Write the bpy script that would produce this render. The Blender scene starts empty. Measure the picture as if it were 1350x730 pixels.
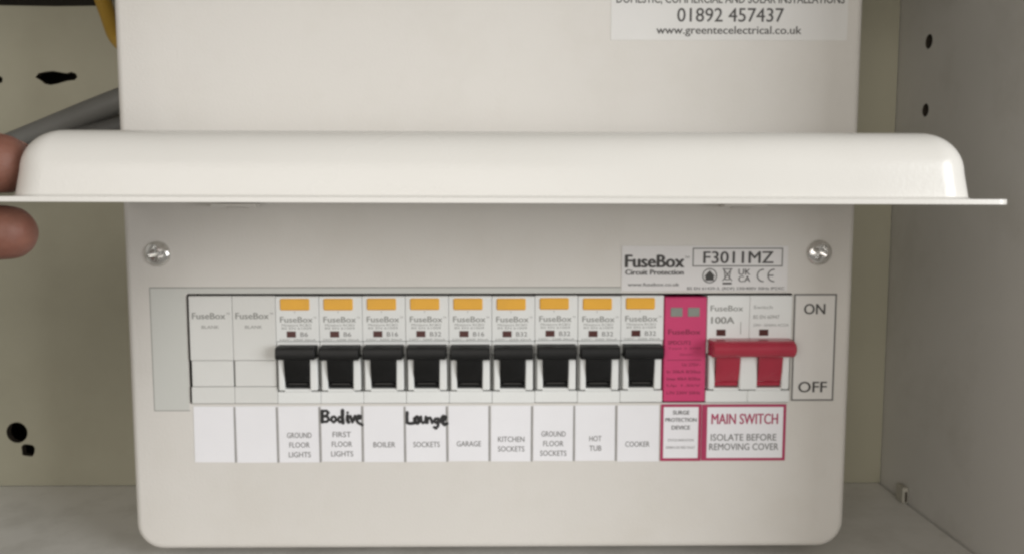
import bpy, bmesh, math, random
from mathutils import Vector, Matrix, Euler

random.seed(7)
S = 0.001                      # everything below is written in millimetres
D2R = math.radians
scene = bpy.context.scene
col = scene.collection

# ------------------------------------------------------------------ camera
cam_data = bpy.data.cameras.new('camera')
cam = bpy.data.objects.new('camera', cam_data)
col.objects.link(cam)
cam_data.sensor_width = 36.0
cam_data.sensor_fit = 'HORIZONTAL'
cam_data.lens = 1065.0 / 1350.0 * 36.0
cam_data.clip_start = 0.01
cam_data.clip_end = 50.0
cam.location = (5.3 * S, -336 * S, 153 * S)
cam.rotation_euler = Euler((D2R(90 - 5.25), 0, D2R(-0.6)), 'XYZ')
scene.camera = cam

# ------------------------------------------------------------------ room light
world = bpy.data.worlds.new('World')
scene.world = world
world.use_nodes = True
bg = world.node_tree.nodes['Background']
bg.inputs['Color'].default_value = (1.0, 0.955, 0.87, 1)
bg.inputs['Strength'].default_value = 0.275


def area(name, loc, target, sx, sy, power, color):
    d = bpy.data.lights.new(name, 'AREA')
    d.shape = 'RECTANGLE'
    d.size, d.size_y = sx, sy
    d.energy = power
    d.color = color
    o = bpy.data.objects.new(name, d)
    col.objects.link(o)
    o.location = loc
    o.rotation_euler = (Vector(target) - Vector(loc)).to_track_quat('-Z', 'Y').to_euler()
    return o


area('window_light', (1.50, -1.18, 0.44), (0, -0.05, 0.12), 0.85, 1.1, 31, (0.97, 0.985, 1.0))
area('room_light', (-0.45, -1.9, 0.40), (0, 0, 0.1), 1.5, 1.0, 15.0, (1.0, 0.955, 0.90))

scene.view_settings.view_transform = 'Standard'
scene.view_settings.look = 'None'
scene.view_settings.exposure = -0.20
scene.view_settings.gamma = 1.0
scene.view_settings.use_curve_mapping = False
scene.render.engine = 'CYCLES'
scene.cycles.filter_width = 2.8
scene.cycles.use_denoising = True


# ------------------------------------------------------------------ materials
def srgb(r, g, b):
    f = lambda c: (c / 255 / 12.92) if c / 255 <= 0.04045 else ((c / 255 + 0.055) / 1.055) ** 2.4
    return (f(r), f(g), f(b))


def mat(name, rgb, rough=0.5, var=0.05, scale=60.0, bump=0.0, bscale=900.0, metal=0.0, spec=0.5,
        coat=0.0, sss=0.0, stain=None, stain_scale=12.0, stain_amt=0.0):
    m = bpy.data.materials.new(name)
    m.use_nodes = True
    nt = m.node_tree
    N, L = nt.nodes, nt.links
    p = N['Principled BSDF']
    p.inputs['Roughness'].default_value = rough
    p.inputs['Metallic'].default_value = metal
    p.inputs['Specular IOR Level'].default_value = spec
    p.inputs['Coat Weight'].default_value = coat
    p.inputs['Coat Roughness'].default_value = 0.15
    if sss:
        p.inputs['Subsurface Weight'].default_value = sss
        p.inputs['Subsurface Radius'].default_value = (0.004, 0.0015, 0.0008)
        p.inputs['Subsurface Scale'].default_value = 1.0
    tc = N.new('ShaderNodeTexCoord')
    geo = N.new('ShaderNodeNewGeometry')
    n1 = N.new('ShaderNodeTexNoise')
    n1.inputs['Scale'].default_value = scale
    n1.inputs['Detail'].default_value = 5
    L.new(geo.outputs['Position'], n1.inputs['Vector'])
    r = N.new('ShaderNodeMapRange')
    r.inputs['From Min'].default_value = 0.25
    r.inputs['From Max'].default_value = 0.75
    r.inputs['To Min'].default_value = 1 - var
    r.inputs['To Max'].default_value = 1 + var
    L.new(n1.outputs['Fac'], r.inputs['Value'])
    mx = N.new('ShaderNodeVectorMath')
    mx.operation = 'SCALE'
    mx.inputs[0].default_value = rgb
    L.new(r.outputs['Result'], mx.inputs['Scale'])
    out = mx.outputs['Vector']
    if stain:
        n2 = N.new('ShaderNodeTexNoise')
        n2.inputs['Scale'].default_value = stain_scale
        n2.inputs['Detail'].default_value = 7
        n2.inputs['Roughness'].default_value = 0.65
        L.new(geo.outputs['Position'], n2.inputs['Vector'])
        r2 = N.new('ShaderNodeMapRange')
        r2.inputs['From Min'].default_value = 0.48
        r2.inputs['From Max'].default_value = 0.75
        r2.inputs['To Max'].default_value = stain_amt
        L.new(n2.outputs['Fac'], r2.inputs['Value'])
        mix = N.new('ShaderNodeMix')
        mix.data_type = 'RGBA'
        L.new(r2.outputs['Result'], mix.inputs['Factor'])
        L.new(out, mix.inputs['A'])
        mix.inputs['B'].default_value = (*stain, 1)
        out = mix.outputs['Result']
    L.new(out, p.inputs['Base Color'])
    if bump:
        n3 = N.new('ShaderNodeTexNoise')
        n3.inputs['Scale'].default_value = bscale
        n3.inputs['Detail'].default_value = 3
        L.new(geo.outputs['Position'], n3.inputs['Vector'])
        b = N.new('ShaderNodeBump')
        b.inputs['Strength'].default_value = bump
        b.inputs['Distance'].default_value = 0.0004
        L.new(n3.outputs['Fac'], b.inputs['Height'])
        L.new(b.outputs['Normal'], p.inputs['Normal'])
        # uneven gloss as well
        r4 = N.new('ShaderNodeMapRange')
        r4.inputs['To Min'].default_value = max(0.02, rough - 0.06)
        r4.inputs['To Max'].default_value = min(1, rough + 0.08)
        L.new(n1.outputs['Fac'], r4.inputs['Value'])
        L.new(r4.outputs['Result'], p.inputs['Roughness'])
    return m


M = {}
M['box'] = mat('white_powder_coat', (0.695, 0.67, 0.63), 0.40, 0.03, 9, 0.22, 1000, stain=(0.50, 0.46, 0.38), stain_scale=26, stain_amt=0.16)
M['lid'] = mat('white_lid_coat', (0.80, 0.78, 0.735), 0.24, 0.02, 12, 0.10, 1000, stain=(0.6, 0.56, 0.48), stain_scale=40, stain_amt=0.06)
M['trim'] = mat('clear_grey_film', (0.585, 0.59, 0.555), 0.35, 0.02, 30, 0.05, 600)
M['module'] = mat('pale_grey_plastic', (0.78, 0.79, 0.775), 0.38, 0.02, 60, 0.06, 2500)
M['blank'] = mat('warm_grey_plastic', (0.70, 0.70, 0.675), 0.40, 0.02, 60, 0.06, 2500)
M['black'] = mat('black_plastic', (0.006, 0.006, 0.006), 0.42, 0.15, 120, 0.06, 2500, spec=0.3)
M['yellow_btn'] = mat('amber_plastic', (0.84, 0.43, 0.035), 0.4, 0.05, 120, 0.05, 2500)
M['red'] = mat('red_plastic', (0.38, 0.026, 0.052), 0.24, 0.06, 120, 0.06, 2500, coat=0.4)
M['pink'] = mat('magenta_plastic', (0.58, 0.04, 0.15), 0.45, 0.04, 100, 0.06, 2500)
M['flag'] = mat('dark_red_flag', (0.075, 0.016, 0.013), 0.3, 0.1, 200)
M['lens'] = mat('grey_lens', (0.26, 0.28, 0.25), 0.2, 0.1, 300)
M['paper'] = mat('white_paper', (0.83, 0.825, 0.85), 0.6, 0.02, 60, 0.08, 1200)
M['sticker'] = mat('silver_sticker', (0.73, 0.72, 0.70), 0.38, 0.03, 40, 0.06, 800)
M['prodlabel'] = mat('product_label_paper', (0.75, 0.735, 0.73), 0.5, 0.02, 60, 0.05, 800)
M['onoff'] = mat('on_off_paper', (0.71, 0.69, 0.66), 0.5, 0.02, 60, 0.05, 800)
M['ink'] = mat('black_ink', (0.016, 0.015, 0.016), 0.5, 0.6, 500)
M['ink_grey'] = mat('grey_ink', (0.13, 0.125, 0.12), 0.5, 0.1, 200)
M['ink_soft'] = mat('pale_grey_ink', (0.24, 0.24, 0.225), 0.5, 0.1, 200)
M['ink_mid'] = mat('dark_grey_ink', (0.05, 0.047, 0.044), 0.5, 0.1, 200)
M['ink_pink'] = mat('magenta_ink', (0.40, 0.03, 0.10), 0.5, 0.08, 200)
M['ink_maroon'] = mat('maroon_ink', (0.20, 0.008, 0.045), 0.5, 0.1, 200)
M['line'] = mat('divider_ink', (0.31, 0.30, 0.29), 0.5, 0.1, 200)
M['zinc'] = mat('zinc_plated_steel', (0.78, 0.77, 0.75), 0.18, 0.12, 500, 0.15, 2500, metal=1.0)
M['core'] = mat('darkened_chipboard', (0.035, 0.026, 0.016), 0.9, 0.3, 400)  # chipboard brown deepened so the hole walls look shaded
M['dark'] = mat('dark_void', (0.02, 0.016, 0.010), 0.9, 0.2, 60)  # near black standing for the shade in closed hollows
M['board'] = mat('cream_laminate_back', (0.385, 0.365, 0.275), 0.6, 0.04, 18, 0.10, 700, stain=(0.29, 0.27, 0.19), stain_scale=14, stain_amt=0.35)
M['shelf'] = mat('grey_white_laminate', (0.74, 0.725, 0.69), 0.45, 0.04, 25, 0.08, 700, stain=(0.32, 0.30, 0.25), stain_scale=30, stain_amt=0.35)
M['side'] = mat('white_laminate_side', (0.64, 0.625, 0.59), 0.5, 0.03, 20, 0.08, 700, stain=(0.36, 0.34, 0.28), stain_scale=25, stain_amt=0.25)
M['cable'] = mat('grey_pvc', (0.14, 0.138, 0.127), 0.5, 0.06, 80, 0.1, 600)
M['cable_dark'] = mat('dark_grey_pvc', (0.085, 0.083, 0.078), 0.5, 0.06, 80, 0.1, 600)
M['cable_y'] = mat('yellow_pvc', (0.34, 0.20, 0.022), 0.45, 0.08, 80)
M['skin'] = mat('skin', (0.205, 0.086, 0.058), 0.55, 0.18, 160, 1.0, 300, sss=0.08, stain=(0.14, 0.036, 0.026), stain_scale=90, stain_amt=0.5)
M['nail'] = mat('finger_nail', (0.36, 0.18, 0.13), 0.3, 0.05, 120)
M['peg'] = mat('pale_plastic_peg', (0.42, 0.40, 0.34), 0.5, 0.05, 100)


# ------------------------------------------------------------------ mesh helpers
class MB:
    """gathers shapes given in millimetres; build() links them as one mesh object"""

    def __init__(s):
        s.v, s.f = [], []

    def add(s, verts, faces):
        o = len(s.v)
        s.v += [tuple(p) for p in verts]
        s.f += [tuple(i + o for i in f) for f in faces]

    def box(s, x0, x1, y0, y1, z0, z1, b=0.3):
        """box with chamfered edges"""
        lo, hi = (x0, y0, z0), (x1, y1, z1)
        b = min(b, 0.45 * min(hi[k] - lo[k] for k in range(3)))
        idx, vs = {}, []
        for sx in (0, 1):
            for sy in (0, 1):
                for sz in (0, 1):
                    c = [(lo, hi)[q][k] for k, q in enumerate((sx, sy, sz))]
                    for ax in range(3):
                        p = list(c)
                        for k, q in enumerate((sx, sy, sz)):
                            if k != ax:
                                p[k] += b if q == 0 else -b
                        idx[(sx, sy, sz, ax)] = len(vs)
                        vs.append(p)
        fs = []

        def quad(keys):
            pts = [idx[k] for k in keys]
            fs.append(pts)
        for ax in range(3):
            for q in (0, 1):
                ks = []
                for (a, c) in ((0, 0), (1, 0), (1, 1), (0, 1)):
                    t = [0, 0, 0]
                    t[ax] = q
                    t[(ax + 1) % 3], t[(ax + 2) % 3] = a, c
                    ks.append((*t, ax))
                if q == 0:
                    ks = ks[::-1]
                quad(ks)
        for ax in range(3):           # edges that run along ax
            a1, a2 = (ax + 1) % 3, (ax + 2) % 3
            for q1 in (0, 1):
                for q2 in (0, 1):
                    t0, t1 = [0, 0, 0], [0, 0, 0]
                    t1[ax] = 1
                    t0[a1] = t1[a1] = q1
                    t0[a2] = t1[a2] = q2
                    ks = [(*t0, a1), (*t1, a1), (*t1, a2), (*t0, a2)]
                    quad(ks)
        for sx in (0, 1):
            for sy in (0, 1):
                for sz in (0, 1):
                    fs.append([idx[(sx, sy, sz, k)] for k in range(3)])
        s.add(vs, fs)
        return s

    def prism(s, prof, x0, x1, inset=0.3):
        """side profile (y, z) swept along x, with chamfered ends"""
        n = len(prof)
        cy = sum(p[0] for p in prof) / n
        cz = sum(p[1] for p in prof) / n

        def ins(p):
            d = math.hypot(p[0] - cy, p[1] - cz) or 1
            k = 1 - inset / d
            return (cy + (p[0] - cy) * k, cz + (p[1] - cz) * k)
        rings = [(x0, [ins(p) for p in prof]), (x0 + inset, prof), (x1 - inset, prof), (x1, [ins(p) for p in prof])]
        vs, fs = [], []
        for x, pr in rings:
            vs += [(x, p[0], p[1]) for p in pr]
        for r in range(3):
            for i in range(n):
                j = (i + 1) % n
                fs.append((r * n + i, r * n + j, (r + 1) * n + j, (r + 1) * n + i))
        fs.append(tuple(range(n))[::-1])
        fs.append(tuple(range(3 * n, 4 * n)))
        s.add(vs, fs)
        return s

    def loft(s, rings, cap0=True, cap1=True):
        n = len(rings[0])
        vs, fs = [], []
        for r in rings:
            vs += r
        for k in range(len(rings) - 1):
            for i in range(n):
                j = (i + 1) % n
                fs.append((k * n + i, k * n + j, (k + 1) * n + j, (k + 1) * n + i))
        if cap0:
            fs.append(tuple(range(n))[::-1])
        if cap1:
            fs.append(tuple(range((len(rings) - 1) * n, len(rings) * n)))
        s.add(vs, fs)
        return s

    def disc(s, cx, cz, y, r, n=20):
        s.add([(cx + r * math.cos(2 * math.pi * i / n), y, cz + r * math.sin(2 * math.pi * i / n)) for i in range(n)], [tuple(range(n))])
        return s

    def rect(s, x0, x1, z0, z1, y):
        s.add([(x0, y, z0), (x1, y, z0), (x1, y, z1), (x0, y, z1)], [(0, 1, 2, 3)])
        return s

    def frame(s, x0, x1, z0, z1, y, t):
        s.rect(x0, x1, z1 - t, z1, y).rect(x0, x1, z0, z0 + t, y)
        s.rect(x0, x0 + t, z0 + t, z1 - t, y).rect(x1 - t, x1, z0 + t, z1 - t, y)
        return s

    def stroke(s, pts, w, y):
        """a flat pen stroke on the front plane"""
        for (a, b) in zip(pts[:-1], pts[1:]):
            dx, dz = b[0] - a[0], b[1] - a[1]
            l = math.hypot(dx, dz) or 1
            nx, nz = -dz / l * w / 2, dx / l * w / 2
            s.add([(a[0] + nx, y, a[1] + nz), (a[0] - nx, y, a[1] - nz), (b[0] - nx, y, b[1] - nz), (b[0] + nx, y, b[1] + nz)], [(0, 1, 2, 3)])
            y -= 0.0006
        for p in pts:
            y -= 0.0006
            s.disc(p[0], p[1], y, w / 2, 10)
        return s

    def mesh(s, name, smooth=False, fix=True):
        me = bpy.data.meshes.new(name)
        me.from_pydata([(x * S, y * S, z * S) for x, y, z in s.v], [], s.f)
        if fix:
            bm = bmesh.new()
            bm.from_mesh(me)
            bmesh.ops.recalc_face_normals(bm, faces=bm.faces)
            bm.to_mesh(me)
            bm.free()
        if smooth:
            me.polygons.foreach_set('use_smooth', [True] * len(me.polygons))
        return me

    def build(s, name, m, parent=None, smooth=False, fix=True):
        return link(name, s.mesh(name, smooth, fix), m, parent)


def link(name, me, m, parent=None):
    if m is not None and not me.materials:
        me.materials.append(M[m])
    o = bpy.data.objects.new(name, me)
    col.objects.link(o)
    if parent is not None:
        o.parent = parent
    return o


def empty(name, x=0, y=0, z=0):
    o = bpy.data.objects.new(name, None)
    o.empty_display_size = 0.01
    o.location = (x * S, y * S, z * S)
    col.objects.link(o)
    return o


def tag(o, label, cat, group=None):
    o['label'] = label
    o['category'] = cat
    if group:
        o['group'] = group
    return o


def struct(o):
    o['kind'] = 'structure'
    return o


def autosmooth(o, ang=40):
    me = o.data
    me.polygons.foreach_set('use_smooth', [True] * len(me.polygons))
    bm = bmesh.new()
    bm.from_mesh(me)
    for e in bm.edges:
        if len(e.link_faces) == 2 and e.calc_face_angle(0) > D2R(ang):
            e.smooth = False
    bm.to_mesh(me)
    bm.free()
    return o


def copy_tree(o, parent=None):
    c = o.copy()
    col.objects.link(c)
    c.parent = parent
    for ch in o.children:
        copy_tree(ch, c)
    return c


def text_geo(s, weight=0.0, space=1.0):
    cu = bpy.data.curves.new('t', 'FONT')
    cu.body = s
    cu.size = 1.0
    cu.offset = weight
    cu.space_character = space
    cu.resolution_u = 3
    ob = bpy.data.objects.new('t', cu)
    col.objects.link(ob)
    dg = bpy.context.evaluated_depsgraph_get()
    me = bpy.data.meshes.new_from_object(ob.evaluated_get(dg))
    vs = [(v.co.x, v.co.y) for v in me.vertices]
    fs = [tuple(p.vertices) for p in me.polygons]
    bpy.data.objects.remove(ob)
    bpy.data.curves.remove(cu)
    bpy.data.meshes.remove(me)
    return vs, fs


def put_text(mb, s, x0, x1, z0, z1, y, weight=0.0, space=1.0):
    """prints s so that its outline fills the given rectangle of the plane at y"""
    vs, fs = text_geo(s, 0.0, space)
    ax, bx = min(v[0] for v in vs), max(v[0] for v in vs)
    az, bz = min(v[1] for v in vs), max(v[1] for v in vs)
    d = weight * 2.2 * (z1 - z0)
    for k, (ox, oz) in enumerate(((0, 0), (d, 0), (-d, 0), (0, d * 0.6)) if weight else ((0, 0),)):
        mb.add([(x0 + ox + (v[0] - ax) / (bx - ax) * (x1 - x0), y - 0.004 * k, z0 + oz + (v[1] - az) / (bz - az) * (z1 - z0)) for v in vs], fs)
    return mb


def tube(name, pts, radius, m, parent=None):
    cu = bpy.data.curves.new(name, 'CURVE')
    cu.dimensions = '3D'
    cu.bevel_depth = radius * S
    cu.bevel_resolution = 6
    cu.use_fill_caps = True
    sp = cu.splines.new('NURBS')
    sp.points.add(len(pts) - 1)
    for q, p in zip(sp.points, pts):
        q.co = (p[0] * S, p[1] * S, p[2] * S, 1)
    sp.use_endpoint_u = True
    sp.order_u = 4
    sp.resolution_u = 10
    ob = bpy.data.objects.new('t', cu)
    col.objects.link(ob)
    dg = bpy.context.evaluated_depsgraph_get()
    me = bpy.data.meshes.new_from_object(ob.evaluated_get(dg))
    bpy.data.objects.remove(ob)
    bpy.data.curves.remove(cu)
    me.name = name
    me.polygons.foreach_set('use_smooth', [True] * len(me.polygons))
    me.materials.clear()
    return link(name, me, m, parent)


def holed_sheet(name, outer, holes, thick, place, m, core=None):
    """flat board of the given thickness with real holes; place maps (a, b, depth) to x, y, z"""
    bm = bmesh.new()

    def loop(pts, d):
        vs = [bm.verts.new(Vector(place(a, b, d)) * S) for a, b in pts]
        return vs, [bm.edges.new((vs[i], vs[(i + 1) % len(vs)])) for i in range(len(vs))]
    front, back, sides = [], [], []
    for pts in [outer] + holes:
        v0, e0 = loop(pts, 0)
        v1, e1 = loop(pts, thick)
        front += e0
        back += e1
        sides.append((v0, v1))
    bmesh.ops.triangle_fill(bm, use_beauty=True, use_dissolve=False, edges=front)
    bmesh.ops.triangle_fill(bm, use_beauty=True, use_dissolve=False, edges=back)
    for k, (v0, v1) in enumerate(sides):
        n = len(v0)
        for i in range(n):
            j = (i + 1) % n
            f = bm.faces.new((v0[i], v0[j], v1[j], v1[i]))
            f.material_index = 1 if (k and core) else 0
    bmesh.ops.recalc_face_normals(bm, faces=bm.faces)
    me = bpy.data.meshes.new(name)
    me.materials.append(M[m])
    if core:
        me.materials.append(M[core])
    bm.to_mesh(me)
    bm.free()
    return link(name, me, m)


def circle(cx, cz, r, n=24, ry=None):
    return [(cx + r * math.cos(2 * math.pi * i / n), cz + (ry or r) * math.sin(2 * math.pi * i / n)) for i in range(n)]


def rrect(x0, x1, z0, z1, r, n=8):
    pts = []
    for (cx, cz, a0) in ((x1 - r, z1 - r, 0), (x0 + r, z1 - r, 90), (x0 + r, z0 + r, 180), (x1 - r, z0 + r, 270)):
        for k in range(n + 1):
            a = D2R(a0 + 90 * k / n)
            pts.append((cx + r * math.cos(a), cz + r * math.sin(a)))
    return pts


# ------------------------------------------------------------------ the cupboard (setting)
BACK_Y = 93.0
RIGHT_X = 212.0
ragged = [(-237.4, 217.5), (-235.5, 219.6), (-232, 220.4), (-228, 220.8), (-224.5, 220.2), (-221, 219.6), (-218.5, 220.3), (-216.2, 219.4),
          (-215.6, 217.6), (-217, 216.2), (-221, 215.7), (-225.5, 214.4), (-229.5, 213.6), (-232.5, 214.2), (-234.6, 216.0)]
ragged2 = [(-268, 217), (-262, 219.3), (-256.2, 218.6), (-254.2, 217.2), (-254.4, 215.0), (-258, 213.8), (-264, 214.4)]
notch = [(-300, 253.6), (-260, 253.9), (-225, 253.4), (-196, 253.8), (-196, 292), (-300, 292)]
sq = [(-251.8 + 3.5 * (1 + 0.07 * math.sin(5 * t + 1)) * math.copysign(abs(math.cos(t)) ** 0.6, math.cos(t)), 20.0 + 3.3 * (1 + 0.06 * math.sin(4 * t)) * math.copysign(abs(math.sin(t)) ** 0.6, math.sin(t))) for t in [2 * math.pi * (k + 0.5) / 22 for k in range(22)]]
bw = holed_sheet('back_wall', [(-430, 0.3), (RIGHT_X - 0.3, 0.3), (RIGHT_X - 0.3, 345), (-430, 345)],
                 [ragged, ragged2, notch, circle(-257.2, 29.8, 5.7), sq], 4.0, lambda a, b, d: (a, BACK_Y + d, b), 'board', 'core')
struct(bw)
struct(MB().box(-430, RIGHT_X + 18, BACK_Y + 30, BACK_Y + 42, -10, 345, 0.5).build('hole_dark_backing', 'dark'))  # unseen dark backing, added so the holes and notch stay black
struct(MB().box(-430, RIGHT_X - 0.4, -95, BACK_Y + 29, -18, 0, 0.8).build('floor', 'shelf'))
slot = [circle(63.0, 230.8, 3.3, 24, 3.5), circle(63.3, 198.0, 3.0, 24, 3.2)]
slot += [circle(63.2, 165.5, 2.6), circle(63.2, 263.0, 2.6)]
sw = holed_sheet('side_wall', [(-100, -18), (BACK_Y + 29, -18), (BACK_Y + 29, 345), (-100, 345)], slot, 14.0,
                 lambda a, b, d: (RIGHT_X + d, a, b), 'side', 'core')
struct(sw)
struct(MB().box(-363, -345, -100, BACK_Y - 0.3, 0.3, 344, 0.8).build('side_wall', 'side'))  # unseen left wall, added to keep ambient light out
struct(MB().box(-344, RIGHT_X - 0.4, -105, BACK_Y - 0.3, 292.3, 310, 0.8).build('shade_top_panel', 'side'))  # unseen top, added and set low to shade the upper front
# added dark backing, standing for the shade inside the board's drilled holes
struct(MB().box(RIGHT_X + 14.2, RIGHT_X + 18, -99, BACK_Y + 28, -17, 344, 0.3).build('side_wall_dark_backing', 'dark'))

pg = empty('shelf_peg', RIGHT_X, 66, 0)
tag(pg, 'small pale plastic fixing block at the foot of the right cupboard wall', 'fixing')
MB().box(-3.4, -0.2, -4.4, 3.6, 0.2, 8.6, 0.7).build('block', 'peg', pg)
MB().box(-2.4, -1.4, -5.2, -4.5, 1.4, 6.6, 0.3).build('pin', 'core', pg)

# cables on the left of the unit
c = tube('grey_cable', [(-330, 68, 147), (-290, 66, 160), (-245, 62, 175.5), (-205, 57, 190), (-170, 52, 202.5), (-151, 50, 208)], 6.2, 'cable')
tag(c, 'thick grey cable running up into the left side of the unit', 'cable')
c = tube('grey_cable', [(-330, 60, 142), (-270, 60, 161), (-225, 56, 176), (-190, 52, 185.0), (-165, 48, 190.5), (-151, 46, 192)], 4.6, 'cable_dark')
tag(c, 'thinner dark grey cable just below the thick grey one, left of the unit', 'cable')
c = tube('yellow_cable', [(-210, 100, 292), (-202, 86, 274), (-196.5, 81, 257), (-190, 78, 243), (-184, 70, 230), (-168, 60, 224), (-151, 54, 222)], 3.9, 'cable_y')
tag(c, 'yellow cable at the top left corner, passing behind the unit', 'cable')

# ------------------------------------------------------------------ the consumer unit
BX0, BX1, BZ0, BZ1 = -152.4, 152.4, 4.6, 276.0
WX0, WX1, WZ0, WZ1 = -127.1, 126.7, 68.6, 115.3
unit = empty('consumer_unit', 0, 46, BZ0)
tag(unit, 'white metal fuse box with its hinged front lid held open', 'fuse box')


def up(o):
    """parent to the unit while keeping world millimetres"""
    o.parent = unit
    o.matrix_parent_inverse = Matrix.Translation((0, -46 * S, -BZ0 * S))
    return o


def make_enclosure():
    bm = bmesh.new()
    rings = []
    prof = [(92.4, 0.0)]
    rb = 3.2
    for k in range(7):
        a = D2R(90 * k / 6)
        prof.append((rb - rb * math.sin(a), rb * (1 - math.cos(a))))
    for y, ins in prof:
        pts = rrect(BX0 + ins, BX1 - ins, BZ0 + ins, BZ1 - ins, 11.5 - ins, 8)
        rings.append([bm.verts.new((x * S, y * S, z * S)) for x, z in pts])
    n = len(rings[0])
    for r in range(len(rings) - 1):
        for i in range(n):
            j = (i + 1) % n
            bm.faces.new((rings[r][i], rings[r][j], rings[r + 1][j], rings[r + 1][i]))
    bm.faces.new(rings[0])
    bm.edges.ensure_lookup_table()
    oe = [bm.edges.get((rings[-1][i], rings[-1][(i + 1) % n])) for i in range(n)]
    hole = rrect(WX0, WX1, WZ0, WZ1, 0.8, 3)
    h0 = [bm.verts.new((x * S, 0, z * S)) for x, z in hole]
    h1 = [bm.verts.new((x * S, 1.4 * S, z * S)) for x, z in hole]
    he = [bm.edges.new((h0[i], h0[(i + 1) % len(h0)])) for i in range(len(h0))]
    bmesh.ops.triangle_fill(bm, use_beauty=True, use_dissolve=False, edges=oe + he)
    for i in range(len(h0)):
        j = (i + 1) % len(h0)
        bm.faces.new((h0[i], h0[j], h1[j], h1[i]))
    bmesh.ops.recalc_face_normals(bm, faces=bm.faces)
    me = bpy.data.meshes.new('enclosure')
    bm.to_mesh(me)
    bm.free()
    o = link('enclosure', me, 'box')
    return autosmooth(o, 35)


up(make_enclosure())
# added dark sheet behind the modules, standing for the shaded inside
up(MB().box(BX0 + 6, BX1 - 6, 62, 64, BZ0 + 30, 140, 0.3).build('inner_dark_sheet', 'dark'))

# pressed surround of the module window
tm = holed_sheet('window_surround', [(-141.9, 65.9), (-127.3, 65.9), (-127.3, 115.45), (54.4, 115.45), (54.4, 117.6), (-141.9, 117.6)], [], 0.12,
                 lambda a, b, d: (a, -0.14 + d, b), 'trim')
up(tm)
up(MB().rect(-142.2, -141.95, 65.9, 117.6, -0.012).rect(-142.2, 54.4, 117.65, 117.95, -0.012).rect(-142.2, -127.0, 65.6, 65.85, -0.012).build('groove_shade_lines', 'ink_grey', fix=False))  # flat grey lines painted for the shade of a groove


def screw_mesh():
    R, H = 5.4, 2.4
    vs, fs = [(0, 0, 0)], []
    nr, na = 22, 72
    for r in range(1, nr + 1):
        rr = R * r / nr
        for a in range(na):
            t = 2 * math.pi * a / na
            vs.append((rr * math.cos(t), 0, rr * math.sin(t)))
    ang = D2R(12)

    def h(x, z):
        rr = math.hypot(x, z)
        y = H * math.sqrt(max(0, 1 - (rr / R) ** 2.4))
        u, w = x * math.cos(ang) + z * math.sin(ang), -x * math.sin(ang) + z * math.cos(ang)
        arm = 3.3
        inside = (abs(u) < 0.8 and abs(w) < arm) or (abs(w) < 0.8 and abs(u) < arm) or rr < 1.25
        if inside:
            y = min(y, -0.2 + 0.35 * rr)
        return -y - 0.02
    vs = [(x, h(x, z), z) for x, _, z in vs]
    for a in range(na):
        fs.append((0, 1 + a, 1 + (a + 1) % na))
    for r in range(nr - 1):
        for a in range(na):
            b = (a + 1) % na
            fs.append((1 + r * na + a, 1 + (r + 1) * na + a, 1 + (r + 1) * na + b, 1 + r * na + b))
    mb = MB()
    mb.add(vs, fs)
    return mb.mesh('screw')


sme = screw_mesh()
for (x, z, rot) in ((-138.1, 131.8, 0), (137.2, 132.2, 41)):
    s = link('screw', sme, 'zinc')
    s.location = (x * S, 0, z * S)
    s.rotation_euler = (0, D2R(rot), 0)
    autosmooth(s, 30)
    up(s)


# lid: a shallow pressed tray with a flat flange all round, swung up on its hinge
def make_lid():
    t = 1.45
    X0, X1, Y0, Y1 = -151.5, 152.0, -104.0, -2.2
    zt = 154.2
    rings = []

    def ring(x0, x1, y0, y1, r, z):
        return [(x, y, z) for x, y in rrect(x0, x1, y0, y1, r, 10)]
    rings.append(ring(X0, X1, Y0, Y1, 4.0, zt))   # free edge of the flange
    dx0, dx1, dy0, dy1 = -139.2, 144.6, -102.6, -9.5
    rings.append(ring(dx0 - 1.0, dx1 + 1.0, dy0 - 0.9, dy1 + 1, 12.5, zt))
    rings.append(ring(dx0 - 0.2, dx1 + 0.2, dy0 - 0.2, dy1 + 0.2, 12.2, zt + 0.6))
    rings.append(ring(dx0, dx1, dy0, dy1, 12.0, zt + 1.6))
    hs, rf = 7.6, 12.2
    dr = 0.95
    for k in (0.33, 0.66, 1.0):
        i = dr * k
        rings.append(ring(dx0 + i, dx1 - i, dy0 + i * 0.8, dy1 - i, 12.0 - i * 0.2, zt + 1.6 + (hs - 1.6) * k))
    for k in range(1, 11):
        a = D2R(88 * k / 10)
        i = dr + rf * (1 - math.cos(a))
        rings.append(ring(dx0 + i, dx1 - i, dy0 + i * 0.97, dy1 - i, max(1.2, 11.8 - 0.85 * (i - dr)), zt + hs + rf * math.sin(a)))
    mb = MB()
    mb.loft(rings, cap0=False, cap1=True)
    me = mb.mesh('lid', True, fix=True)
    o = link('lid', me, 'lid')
    # orient outwards then give the sheet its thickness
    bm = bmesh.new()
    bm.from_mesh(me)
    bm.faces.ensure_lookup_table()
    top = max(bm.faces, key=lambda f: f.calc_center_median().z)
    if top.normal.z < 0:
        bmesh.ops.reverse_faces(bm, faces=bm.faces)
    bm.to_mesh(me)
    bm.free()
    mod = o.modifiers.new('sheet', 'SOLIDIFY')
    mod.thickness = t * S
    mod.offset = -1
    dg = bpy.context.evaluated_depsgraph_get()
    me2 = bpy.data.meshes.new_from_object(o.evaluated_get(dg))
    o.modifiers.clear()
    o.data = me2
    return autosmooth(o, 38)


lid = up(make_lid())
lid['label'] = 'glossy white hinged lid swung up and seen edge on'
HX = (-104.0, 104.0)
for x in HX:
    h = MB().box(x - 9, x + 9, -7.5, -0.06, 151.2, 152.6, 0.2).box(x - 4, x + 4, -0.9, -0.05, 150.3, 151.1, 0.2).build('hinge', 'box')
    up(h)
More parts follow.
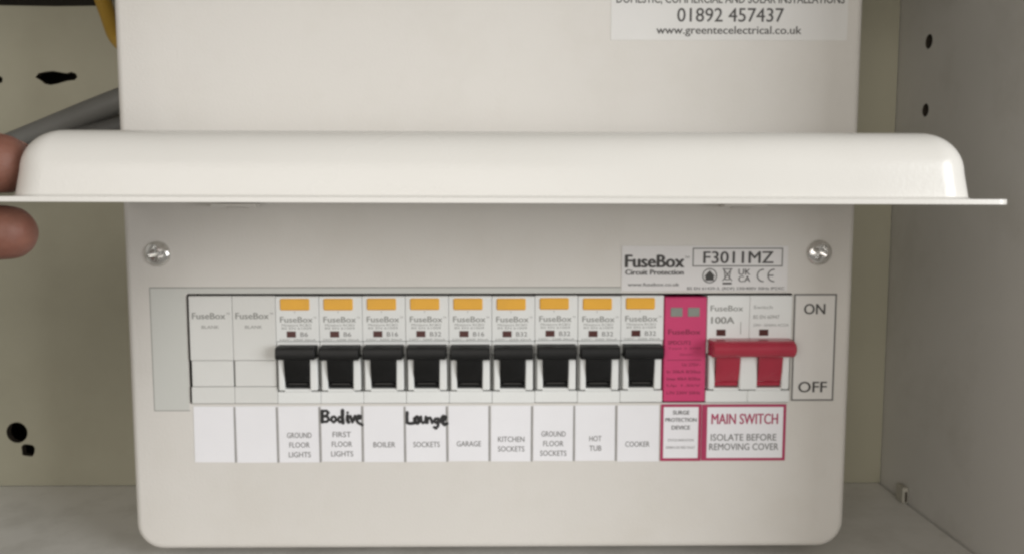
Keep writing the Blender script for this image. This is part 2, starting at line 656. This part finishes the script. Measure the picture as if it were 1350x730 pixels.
# lid hangs a touch lower at its right end
tl = Matrix.Translation((0, 0, 0.1535)) @ Matrix.Rotation(D2R(0.17), 4, 'Y') @ Matrix.Translation((0, 0, -0.1535))
lid.data.transform(tl)
for v in lid.data.vertices:                     # pressed sheet is never quite straight
    v.co.z += 0.0005 * math.cos(v.co.x / 0.15 * math.pi * 0.5) - 0.0004 * math.cos(v.co.x / 0.05)*0.3

# ------------------------------------------------------------------ modules in the window
MZ = 69.25            # underside of the module noses
PITCH = 18.02
MX = [-125.8 + PITCH * i for i in range(14)]
FACE = -1.2           # printed faces stand a little proud of the cover


def blank_module():
    r = empty('blank_module')
    b = MB()
    b.box(0.25, 17.75, FACE + 2.2, 58, 0.2, 44.6, 0.3)
    b.box(0.08, 17.92, FACE, FACE + 2.0, 18.15, 45.2, 0.2)
    b.box(0.4, 17.6, FACE + 0.35, FACE + 2.0, 7.0, 17.95, 0.15)
    b.box(0.08, 17.92, FACE + 0.05, FACE + 2.0, -0.2, 6.85, 0.15)
    b.build('body', 'blank', r)
    t = MB()
    put_text(t, 'FuseBox', 1.4, 15.2, 35.6, 38.2, FACE - 0.05, 0.01)
    put_text(t, 'TM', 15.6, 17.0, 37.5, 38.3, FACE - 0.05)
    put_text(t, 'BLANK', 5.2, 12.4, 31.6, 32.9, FACE - 0.05)
    t.build('lettering', 'ink_soft', r, fix=False)
    return r


bl = blank_module()
for i, (nm) in enumerate(('plain grey blank module at the far left end of the row', 'plain grey blank module next to the first black breaker')):
    o = bl if i == 0 else copy_tree(bl)
    o.location = (MX[i] * S, 0, MZ * S)
    tag(o, nm, 'blank module', 'modules in the fuse box window')


def toggle_profile_bar(z0, z1, y0, y1):
    return [(y1, z0 + 0.3), (y0 + 0.9, z0), (y0 + 0.2, z0 + 0.35), (y0, z0 + 1.1), (y0, z1 - 1.5), (y0 + 0.5, z1 - 0.4), (y0 + 1.5, z1), (y1, z1 + 0.2)]


def stem_profile():
    # rotor of the switch, seen below the bar
    return [(3.4, 6.3), (-0.4, 6.5), (-1.3, 7.0), (-1.6, 8.2), (-1.2, 8.7), (-2.2, 9.2), (-3.4, 13.0), (-4.6, 19.5), (-4.6, 21.5), (3.4, 21.5)]


def switch_body(b, x0, x1, well0, well1):
    """nose of a one pole device between x0 and x1, with a slot for the switch"""
    b.box(x0, x1, FACE, FACE + 3, 26.2, 45.1, 0.2)              # printed face
    b.box(x0, x1, FACE + 0.5, FACE + 3, 20.6, 26.0, 0.25)        # set back band behind the bar
    b.box(x0 + 0.85, well0, FACE - 1.3, FACE + 3, 5.6, 20.4, 0.35)   # cheeks
    b.box(well1, x1 - 0.85, FACE - 1.3, FACE + 3, 5.6, 20.4, 0.35)
    b.box(well0 - 0.2, well1 + 0.2, FACE - 0.6, FACE + 3, 4.9, 6.2, 0.2)  # sill of the slot
    b.box(x0, x1, FACE, FACE + 3, -0.2, 4.8, 0.2)                # lower face
    b.box(x0 + 0.1, x1 - 0.1, FACE + 5, 58, 0.2, 44.5, 0.3)
    return b


def breaker(rating):
    r = empty('circuit_breaker')
    switch_body(MB(), 0.06, 17.94, 3.35, 14.05).build('body', 'module', r)
    tg = MB()
    tg.prism(stem_profile(), 3.6, 13.8, 0.25)
    tg.prism(toggle_profile_bar(19.2, 24.6, -7.4, 2.0), 0.85, 17.15, 0.4)
    autosmooth(tg.build('toggle', 'black', r), 30)
    MB().box(5.0, 12.4, -1.95, -1.4, 8.1, 8.5, 0.08).build('toggle_glint_strip', 'ink_mid', r)  # lighter grey strip, a glint put into the colour
    MB().box(2.0, 14.2, FACE - 0.55, FACE + 1, 39.3, 44.2, 0.45).build('test_button', 'yellow_btn', r)
    MB().box(4.5, 8.3, FACE - 0.12, FACE + 0.4, 27.9, 30.5, 0.08).build('indicator', 'flag', r)
    t = MB()
    put_text(t, 'FuseBox', 1.9, 15.4, 34.2, 36.6, FACE - 0.04, 0.01)
    put_text(t, 'TM', 15.7, 17.0, 35.9, 36.6, FACE - 0.04)
    put_text(t, 'Miniature RCBO', 2.5, 14.8, 32.6, 33.6, FACE - 0.04)
    put_text(t, 'BS EN 61009', 2.5, 14.8, 31.3, 32.2, FACE - 0.04)
    put_text(t, 'T', 7.6, 8.4, 38.0, 38.8, FACE - 0.04)
    t.build('lettering', 'ink_soft', r, fix=False)
    t = MB()
    put_text(t, rating, 10.2, 10.2 + 1.55 * len(rating), 28.2, 30.1, FACE - 0.04)
    t.build('rating_lettering', 'ink_grey', r, fix=False)
    t = MB()
    put_text(t, '230V~ 6000 30mA', 1.4, 16.6, 26.5, 27.3, FACE - 0.04)
    t.build('small_print', 'ink_soft', r, fix=False)
    return r


B_TAGS = [('B6', 'black breaker above the GROUND FLOOR LIGHTS label, next to the blanks'),
          ('B6', 'black breaker above the FIRST FLOOR LIGHTS label with handwriting'),
          ('B16', 'black breaker above the BOILER label'),
          ('B32', 'black breaker above the handwritten Lounge label'),
          ('B16', 'black breaker above the GARAGE label'),
          ('B32', 'black breaker above the KITCHEN SOCKETS label'),
          ('B32', 'black breaker above the GROUND FLOOR SOCKETS label'),
          ('B32', 'black breaker above the HOT TUB label'),
          ('B32', 'black breaker above the COOKER label, beside the magenta module')]
protos = {}
for i, (rt, lb) in enumerate(B_TAGS):
    if rt not in protos:
        protos[rt] = breaker(rt)
        o = protos[rt]
    else:
        o = copy_tree(protos[rt])
    o.location = (MX[2 + i] * S, random.uniform(-0.15, 0.15) * S, (MZ + random.uniform(-0.12, 0.12)) * S)
    for ch in o.children:
        if ch.name.startswith('toggle'):
            ch.rotation_euler = (D2R((-0.9, 0.5, 0.0, -0.5, 0.8, -0.2, 0.4, -0.7, 0.3)[i]), 0, 0)
    tag(o, lb, 'circuit breaker', 'modules in the fuse box window')

# surge protection module
sp = empty('surge_protector', MX[11], 0, MZ)
tag(sp, 'magenta surge protection module between black breakers and red main switch', 'surge protector', 'modules in the fuse box window')
MB().box(0.15, 17.85, FACE - 0.5, FACE + 3, 0.2, 44.6, 0.4).box(0.2, 17.8, FACE + 3.2, 58, 0.3, 44.4, 0.3).build('body', 'pink', sp)
for x in (2.6, 9.8):
    MB().box(x, x + 5.2, FACE - 0.75, FACE, 36.3, 40.3, 0.5).build('indicator', 'lens', sp)
t = MB()
yy = FACE - 0.55
put_text(t, 'FuseBox', 1.9, 15.4, 28.9, 31.0, yy, 0.015)
put_text(t, 'SPDCUT2', 1.8, 11.4, 24.6, 26.2, yy, 0.015)
put_text(t, 'Type 2 SPD', 1.8, 15.8, 22.4, 23.4, yy)
put_text(t, 'BS EN 61643-11', 7.0, 12.4, 19.9, 20.8, yy)
for k, s in enumerate(('Uc 275V~', 'In 20kA 8/20us', 'Imax 40kA 8/20us', 'Up 1.5kV', 'L/N 230V 50Hz')):
    put_text(t, s, 1.6 if k else 8.0, 15.8, 15.4 - k * 3.0, 16.7 - k * 3.0, yy, 0.01)
t.rect(1.4, 15.9, 17.9, 18.15, yy)
t.build('lettering', 'ink_maroon', sp, fix=False)

# main switch
ms = empty('main_switch', MX[12], 0, MZ)
tag(ms, 'wide two pole main switch with a red lever bar, beside the ON OFF panel', 'switch', 'modules in the fuse box window')
b = MB()
switch_body(b, 0.15, 17.95, 3.6, 13.9)
switch_body(b, 18.05, 35.85, 21.5, 31.8)
b.box(14.0 + 0.2, 21.4, FACE - 1.45, FACE + 2, 5.5, 20.5, 0.3)
b.build('body', 'module', ms)
b = MB()
b.prism(stem_profile(), 3.8, 13.7, 0.25)
b.prism(stem_profile(), 21.7, 31.6, 0.25)
bar = [(2, 19.9)] + [(-6.4 - 3.4 * math.cos(D2R(a)), 23.5 + 3.5 * math.sin(D2R(a))) for a in range(-90, 91, 15)] + [(2, 27.3)]
b.prism(bar, 0.7, 35.6, 0.7)
autosmooth(b.build('toggle', 'red', ms), 32)
for x in (4.2, 22.2):
    MB().box(x, x + 3.9, FACE - 0.12, FACE + 0.4, 28.2, 30.9, 0.08).build('indicator', 'flag', ms)
t = MB()
yy = FACE - 0.05
put_text(t, 'FuseBox', 1.6, 15.2, 38.6, 41.0, yy, 0.01)
put_text(t, '100A', 2.0, 11.6, 33.4, 36.2, yy, 0.02)
put_text(t, 'Switch', 19.6, 27.6, 39.6, 41.0, yy)
put_text(t, 'BS EN 60947', 19.6, 30.6, 35.4, 37.0, yy)
put_text(t, '230V~ 50/60Hz AC22A', 19.6, 34.6, 32.2, 33.3, yy)
t.stroke([(14.4, 29), (14.4, 34)], 0.25, yy)
t.build('lettering', 'ink_soft', ms, fix=False)

# ------------------------------------------------------------------ stickers and labels
LZ0, LZ1 = 43.4, 67.6
PY = -0.22                       # paper lies on the cover and the surround


def paper(name, x0, x1, z0, z1, m, y=PY, th=0.12):
    r = empty(name, x0, y, z0)
    MB().box(0, x1 - x0, 0, th, 0, z1 - z0, 0.03).build('paper', m, r)
    return r


def hand(name, m, parent, strokes, w, ox, oz, sx, sz):
    mb = MB()
    y = -0.05
    for st in strokes:
        fine = [st[0]]                       # an unsteady pen: short steps, small wobble
        for a, b in zip(st[:-1], st[1:]):
            for k in (0.33, 0.66, 1.0):
                fine.append((a[0] + (b[0] - a[0]) * k + random.uniform(-0.07, 0.07), a[1] + (b[1] - a[1]) * k + random.uniform(-0.07, 0.07)))
        mb.stroke([(ox + p[0] * sx, oz + p[1] * sz) for p in fine], w * random.uniform(0.75, 1.2), y)
        y -= 0.02
    mb.build(name, m, parent, fix=False)


C_LAB = [([], 'blank white circuit label at the far left of the strip'),
         ([], 'blank white circuit label left of GROUND FLOOR LIGHTS'),
         (['GROUND', 'FLOOR', 'LIGHTS'], 'white circuit label printed GROUND FLOOR LIGHTS'),
         (['FIRST', 'FLOOR', 'LIGHTS'], 'white circuit label printed FIRST FLOOR LIGHTS with black handwriting above'),
         (['BOILER'], 'white circuit label printed BOILER'),
         (['SOCKETS'], 'white circuit label printed SOCKETS with Lounge handwritten above'),
         (['GARAGE'], 'white circuit label printed GARAGE'),
         (['KITCHEN', 'SOCKETS'], 'white circuit label printed KITCHEN SOCKETS'),
         (['GROUND', 'FLOOR', 'SOCKETS'], 'white circuit label printed GROUND FLOOR SOCKETS'),
         (['HOT', 'TUB'], 'white circuit label printed HOT TUB'),
         (['COOKER'], 'white circuit label printed COOKER, beside the magenta frame')]
LP = 17.95
for i, (lines, lb) in enumerate(C_LAB):
    x0 = -125.9 + LP * i
    dz = random.uniform(-0.25, 0.25)
    r = paper('circuit_label', x0 + 0.1, x0 + LP - 0.1, LZ0 + dz, LZ1 + 0.1 * dz, 'paper', PY + random.uniform(-0.03, 0.02))
    tag(r, lb, 'label', 'circuit labels under the modules')
    r.rotation_euler = (0, D2R(random.uniform(-0.35, 0.35)), 0)
    H = LZ1 - LZ0
    if i < 10:
        MB().rect(LP - 1.05, LP - 0.25, 0.0, H - 0.2, -0.05).build('divider_line', 'line', r, fix=False)
    if lines:
        t = MB()
        cz = 7.6
        cxm = 8.6
        n = len(lines)
        for k, s in enumerate(lines):
            w = 1.72 * len(s) * (0.93 if len(s) > 6 else 1.0)
            if s in ('FIRST', 'LIGHTS', 'BOILER'):
                w *= 0.9
            zc = cz + (n - 1) * 2.1 - k * 4.2
            put_text(t, s, cxm - w / 2, cxm + w / 2, zc - 1.15, zc + 1.15, -0.05, 0.004)
        t.build('lettering', 'ink_grey', r, fix=False)
    if i == 3:
        st = [[(0.3, 0.2), (0.4, 5.0)], [(0.3, 5.0), (2.3, 5.0), (3.0, 4.2), (2.2, 3.0), (0.6, 2.7), (2.6, 2.5), (3.2, 1.2), (2.2, 0.4), (0.2, 0.3)],
              [(5.4, 2.6), (4.4, 2.2), (4.2, 0.9), (5.2, 0.1), (6.1, 0.8), (6.0, 2.1), (5.3, 2.6)],
              [(8.6, 2.3), (7.6, 2.4), (7.0, 1.1), (7.8, 0.1), (8.8, 0.9)], [(9.0, 5.2), (8.9, 2.4), (9.1, -0.2)],
              [(11.1, 2.8), (11.0, 0.9), (11.4, 0.1)], [(11.1, 4.2), (11.2, 4.4)],
              [(12.3, 2.8), (13.1, 0.1), (14.3, 2.9)],
              [(14.9, 1.5), (16.5, 1.8), (16.6, 2.8), (15.6, 3.0), (14.9, 1.9), (15.0, 0.6), (16.0, -0.4), (17.2, -1.0)]]
        hand('handwriting', 'ink', r, st, 1.4, 0.1, 17.0, 1.0, 1.0)
    if i == 5:
        st = [[(0.5, 4.9), (0.3, 2.6), (0.4, 0.6), (1.6, 0.1), (3.2, 0.3)],
              [(4.6, 3.0), (3.6, 2.2), (3.7, 0.8), (4.7, 0.2), (5.6, 1.2), (5.3, 2.5), (4.6, 3.0)],
              [(6.3, 3.1), (6.4, 0.9), (7.2, 0.3), (8.2, 1.2), (8.3, 3.0), (8.4, 0.4)],
              [(9.0, 0.4), (9.1, 2.4), (10.2, 2.6), (10.8, 1.4), (11.0, 0.3)],
              [(13.6, 2.2), (12.4, 2.2), (11.9, 1.0), (12.8, 0.3), (13.6, 1.2), (13.7, 2.1), (13.5, -0.9), (12.6, -2.0), (11.8, -1.5)],
              [(14.6, 1.0), (16.3, 1.6), (16.9, 2.8), (15.8, 3.2), (15.1, 2.2), (15.2, 0.6), (16.2, -0.4), (17.2, 0.0)]]
        hand('handwriting', 'ink', r, st, 1.4, 0.1, 16.6, 1.0, 1.0)

# surge label and main switch label with magenta borders
r = paper('surge_label', 72.0, 89.3, 43.4, 68.1, 'paper', -0.40)
tag(r, 'narrow white label in a magenta frame under the surge module', 'label')
MB().frame(0, 17.3, 0, 24.7, -0.05, 1.25).build('border', 'ink_pink', r, fix=False)
t = MB()
for k, (s, z, h) in enumerate((('SURGE', 20.2, 1.7), ('PROTECTION', 17.1, 1.6), ('DEVICE', 13.7, 1.7))):
    w = {0: 7.0, 1: 13.2, 2: 7.8}[k]
    put_text(t, s, 8.65 - w / 2, 8.65 + w / 2, z, z + h, -0.06, 0.015)
t.build('lettering', 'ink_mid', r, fix=False)
t = MB()
put_text(t, 'STATUS INDICATION', 3.2, 14.2, 8.6, 9.6, -0.06)
put_text(t, 'GREEN OK RED FAULT', 2.4, 14.9, 5.4, 6.4, -0.06)
t.build('small_print', 'ink_grey', r, fix=False)

r = paper('main_switch_label', 89.5, 125.4, 43.5, 68.0, 'paper', -0.44)
tag(r, 'wide white label in a magenta frame reading MAIN SWITCH', 'label')
MB().frame(0, 35.9, 0, 24.5, -0.05, 1.2).rect(1.2, 2.3, 1.2, 23.3, -0.05).build('border', 'ink_pink', r, fix=False)
t = MB()
put_text(t, 'MAIN SWITCH', 4.2, 32.4, 15.9, 20.4, -0.06, 0.012)
t.build('title_lettering', 'ink_pink', r, fix=False)
t = MB()
put_text(t, 'ISOLATE BEFORE', 4.0, 32.0, 8.7, 11.6, -0.06, 0.004)
put_text(t, 'REMOVING COVER', 3.4, 33.0, 4.6, 7.5, -0.06, 0.004)
t.build('lettering', 'ink_grey', r, fix=False)

# ON / OFF panel
r = paper('on_off_label', 127.3, 145.3, 69.4, 115.0, 'onoff', -0.28)
tag(r, 'tall pale label with a dark outline reading ON at top and OFF below', 'label')
MB().frame(0.0, 18.0, 0.0, 45.6, -0.05, 0.65).build('border', 'ink_grey', r, fix=False)
t = MB()
put_text(t, 'ON', 4.4, 13.2, 37.0, 41.4, -0.06, 0.012)
t.build('lettering', 'ink_mid', r, fix=False)
t = MB()
put_text(t, 'OFF', 3.0, 15.0, 3.6, 8.2, -0.06, 0.012)
t.build('lettering', 'ink_mid', r, fix=False)

# product label above the window
r = paper('product_label', 54.6, 124.2, 116.4, 135.0, 'prodlabel', -0.30)
tag(r, 'pale product label reading FuseBox F3011MZ above the window', 'label')
t = MB()
put_text(t, 'FuseBox', 1.6, 26.0, 9.6, 14.8, -0.05, 0.03)
put_text(t, 'TM', 26.4, 28.2, 13.4, 14.4, -0.05)
put_text(t, 'Circuit Protection', 1.6, 25.9, 6.6, 8.7, -0.05, 0.03)
t.build('maker_lettering', 'ink_mid', r, fix=False)
t = MB()
put_text(t, 'www.fusebox.co.uk', 2.6, 24.2, 1.9, 3.3, -0.05, 0.012)
put_text(t, 'BS EN 61439-3, (RDF) 230/400V 50Hz IP2XC', 27.6, 68.4, -0.0, 1.5, -0.05, 0.008)
t.build('small_print', 'ink_mid', r, fix=False)
t = MB()
t.frame(29.6, 67.4, 10.0, 17.8, -0.05, 0.45)
t.build('number_box', 'ink_grey', r, fix=False)
t = MB()
put_text(t, 'F3011MZ', 34.2, 63.4, 11.3, 16.3, -0.06, 0.012)
t.build('number_lettering', 'ink_mid', r, fix=False)
t = MB()                         # small marks: house in a ring, crossed bin, UKCA, CE
ring = [(36.9 + 2.9 * math.cos(2 * math.pi * k / 24), 6.2 + 2.9 * math.sin(2 * math.pi * k / 24)) for k in range(25)]
t.stroke(ring, 0.4, -0.05)
t.add([(35.2, -0.2, 4.2), (38.6, -0.2, 4.2), (38.6, -0.2, 5.9), (39.2, -0.2, 5.9), (36.9, -0.2, 8.4), (34.6, -0.2, 5.9), (35.2, -0.2, 5.9)], [tuple(range(7))])
t.stroke([(42.9, 9.0), (43.5, 4.6), (45.1, 4.6), (45.7, 9.0), (42.9, 9.0)], 0.35, -0.05)
t.stroke([(42.4, 9.2), (46.2, 4.2)], 0.35, -0.14)
t.stroke([(42.4, 4.2), (46.2, 9.2)], 0.35, -0.15)
t.rect(42.4, 46.2, 2.6, 3.4, -0.05)
put_text(t, 'UK', 49.0, 54.0, 6.5, 9.0, -0.05, 0.01)
put_text(t, 'CA', 49.0, 54.0, 3.6, 6.1, -0.05, 0.01)
for cx, bar in ((59.4, False), (63.9, True)):
    arc = [(cx + 2.5 * math.cos(D2R(a)), 6.3 + 2.5 * math.sin(D2R(a))) for a in range(90, 271, 15)]
    t.stroke(arc, 0.5, -0.05)
    if bar:
        t.stroke([(cx - 2.3, 6.3), (cx - 0.4, 6.3)], 0.5, -0.12)
t.build('approval_marks', 'ink_mid', r, fix=False)

# installer's sticker, running out of the top of the picture
r = paper('installer_sticker', 49.0, 145.6, 218.8, 266.0, 'sticker', -0.15)
tag(r, 'silvery installer sticker with a telephone number at the top right', 'sticker')
t = MB()
put_text(t, 'DOMESTIC, COMMERCIAL AND SOLAR INSTALLATIONS', 2.2, 95.0, 14.1, 18.4, -0.05, 0.006, 1.0)
put_text(t, '01892 457437', 27.0, 70.4, 7.3, 12.8, -0.05, 0.006)
put_text(t, 'www.greentecelectrical.co.uk', 18.6, 77.8, 1.5, 5.6, -0.05, 0.008)
t.build('lettering', 'ink_mid', r, fix=False)


# ------------------------------------------------------------------ the hand on the lid's left end
def limb(mb, pts, rad, seg=14):
    """tapered chain of balls and cones, later fused into one skin"""
    for k in range(len(pts) - 1):
        a, b = Vector(pts[k]), Vector(pts[k + 1])
        ra, rb = rad[k], rad[k + 1]
        d = (b - a)
        n = max(2, int(d.length / 3.0))
        q = d.to_track_quat('Z', 'Y').to_matrix()
        rings = []
        for i in range(n + 1):
            f = i / n
            c, r = a + d * f, ra + (rb - ra) * f
            rings.append([tuple(c + q @ Vector((r * math.cos(2 * math.pi * j / seg), r * math.sin(2 * math.pi * j / seg), 0))) for j in range(seg)])
        mb.loft(rings)
    for p, r in zip(pts, rad):
        rings = []
        for i in range(1, 10):
            t = math.pi * i / 10
            rings.append([(p[0] + r * math.sin(t) * math.cos(2 * math.pi * j / seg), p[1] + r * math.sin(t) * math.sin(2 * math.pi * j / seg), p[2] + r * math.cos(t)) for j in range(seg)])
        mb.loft(rings)


def make_hand():
    root = empty('person', -235, -150, 120)
    tag(root, 'bare hand at the left edge gripping the lid between thumb and finger', 'hand')
    mb = MB()
    # thumb lies on the flange, index finger supports it from below, the others fold in behind
    limb(mb, [(-212, -128, 146), (-190, -112, 168), (-166, -94, 168.5), (-146.2, -89, 164.6)], [15, 12.0, 10.2, 9.2])
    limb(mb, [(-205, -98, 128), (-176, -84, 133), (-161, -84, 143.7), (-146.4, -87, 143.9)], [12, 9.8, 9.2, 8.5])
    limb(mb, [(-208, -88, 116), (-188, -68, 116), (-174, -76, 112), (-181, -94, 112)], [12, 9.8, 8.8, 7.8])
    limb(mb, [(-211, -90, 102), (-192, -72, 100), (-180, -82, 97), (-187, -97, 98)], [11.5, 9.2, 8.2, 7.4])
    limb(mb, [(-216, -96, 90), (-193, -78, 86), (-181, -88, 84), (-186, -101, 86)], [10.5, 8.2, 7.2, 6.6])
    for p in ((-205, -98, 128), (-208, -88, 116), (-211, -90, 102), (-216, -96, 90)):      # palm
        limb(mb, [p, (-240, -140, 118)], [12, 17])
    limb(mb, [(-212, -128, 146), (-240, -140, 122)], [15, 19])
    limb(mb, [(-240, -140, 118), (-262, -170, 112), (-300, -225, 104), (-350, -300, 96)], [20, 21, 26, 32], 20)
    me = mb.mesh('body')
    o = link('hand_skin', me, 'skin')
    rm = o.modifiers.new('fuse', 'REMESH')
    rm.mode = 'VOXEL'
    rm.voxel_size = 1.3 * S
    sm = o.modifiers.new('soft', 'SMOOTH')
    sm.iterations = 6
    sm.factor = 0.5
    dg = bpy.context.evaluated_depsgraph_get()
    me2 = bpy.data.meshes.new_from_object(o.evaluated_get(dg))
    o.modifiers.clear()
    o.data = me2
    if not me2.materials:
        me2.materials.append(M['skin'])
    me2.polygons.foreach_set('use_smooth', [True] * len(me2.polygons))
    o.parent = root
    o.matrix_parent_inverse = Matrix.Translation((235 * S, 150 * S, -120 * S))

    def nail(c, fwd, upv, l, w):
        f, u = Vector(fwd).normalized(), Vector(upv).normalized()
        s = f.cross(u).normalized()
        u = s.cross(f)
        vs, fs = [], []
        nu, nv = 8, 8
        for i in range(nu + 1):
            for j in range(nv + 1):
                a, b = i / nu * 2 - 1, j / nv * 2 - 1
                wd = w * (1 - 0.25 * abs(a) ** 4)
                p = Vector(c) + f * (a * l) + s * (b * wd) - u * (0.28 * w * b * b + 0.5 * a * a * (a > 0))
                vs.append(tuple(p))
        for i in range(nu):
            for j in range(nv):
                k = i * (nv + 1) + j
                fs.append((k, k + 1, k + nv + 2, k + nv + 1))
        m = MB()
        m.add(vs, fs)
        n = m.build('fingernail', 'nail', root, True)
        n.matrix_parent_inverse = Matrix.Translation((235 * S, 150 * S, -120 * S))
        sol = n.modifiers.new('t', 'SOLIDIFY')
        sol.thickness = 0.5 * S
    nail((-147.0, -82.2, 170.4), (1, 0.22, -0.14), (0.1, 0.7, 0.8), 6.4, 5.6)
    nail((-147.5, -79.4, 141.6), (1, -0.15, -0.05), (0.12, 1.0, -0.15), 5.6, 5.0)


make_hand()
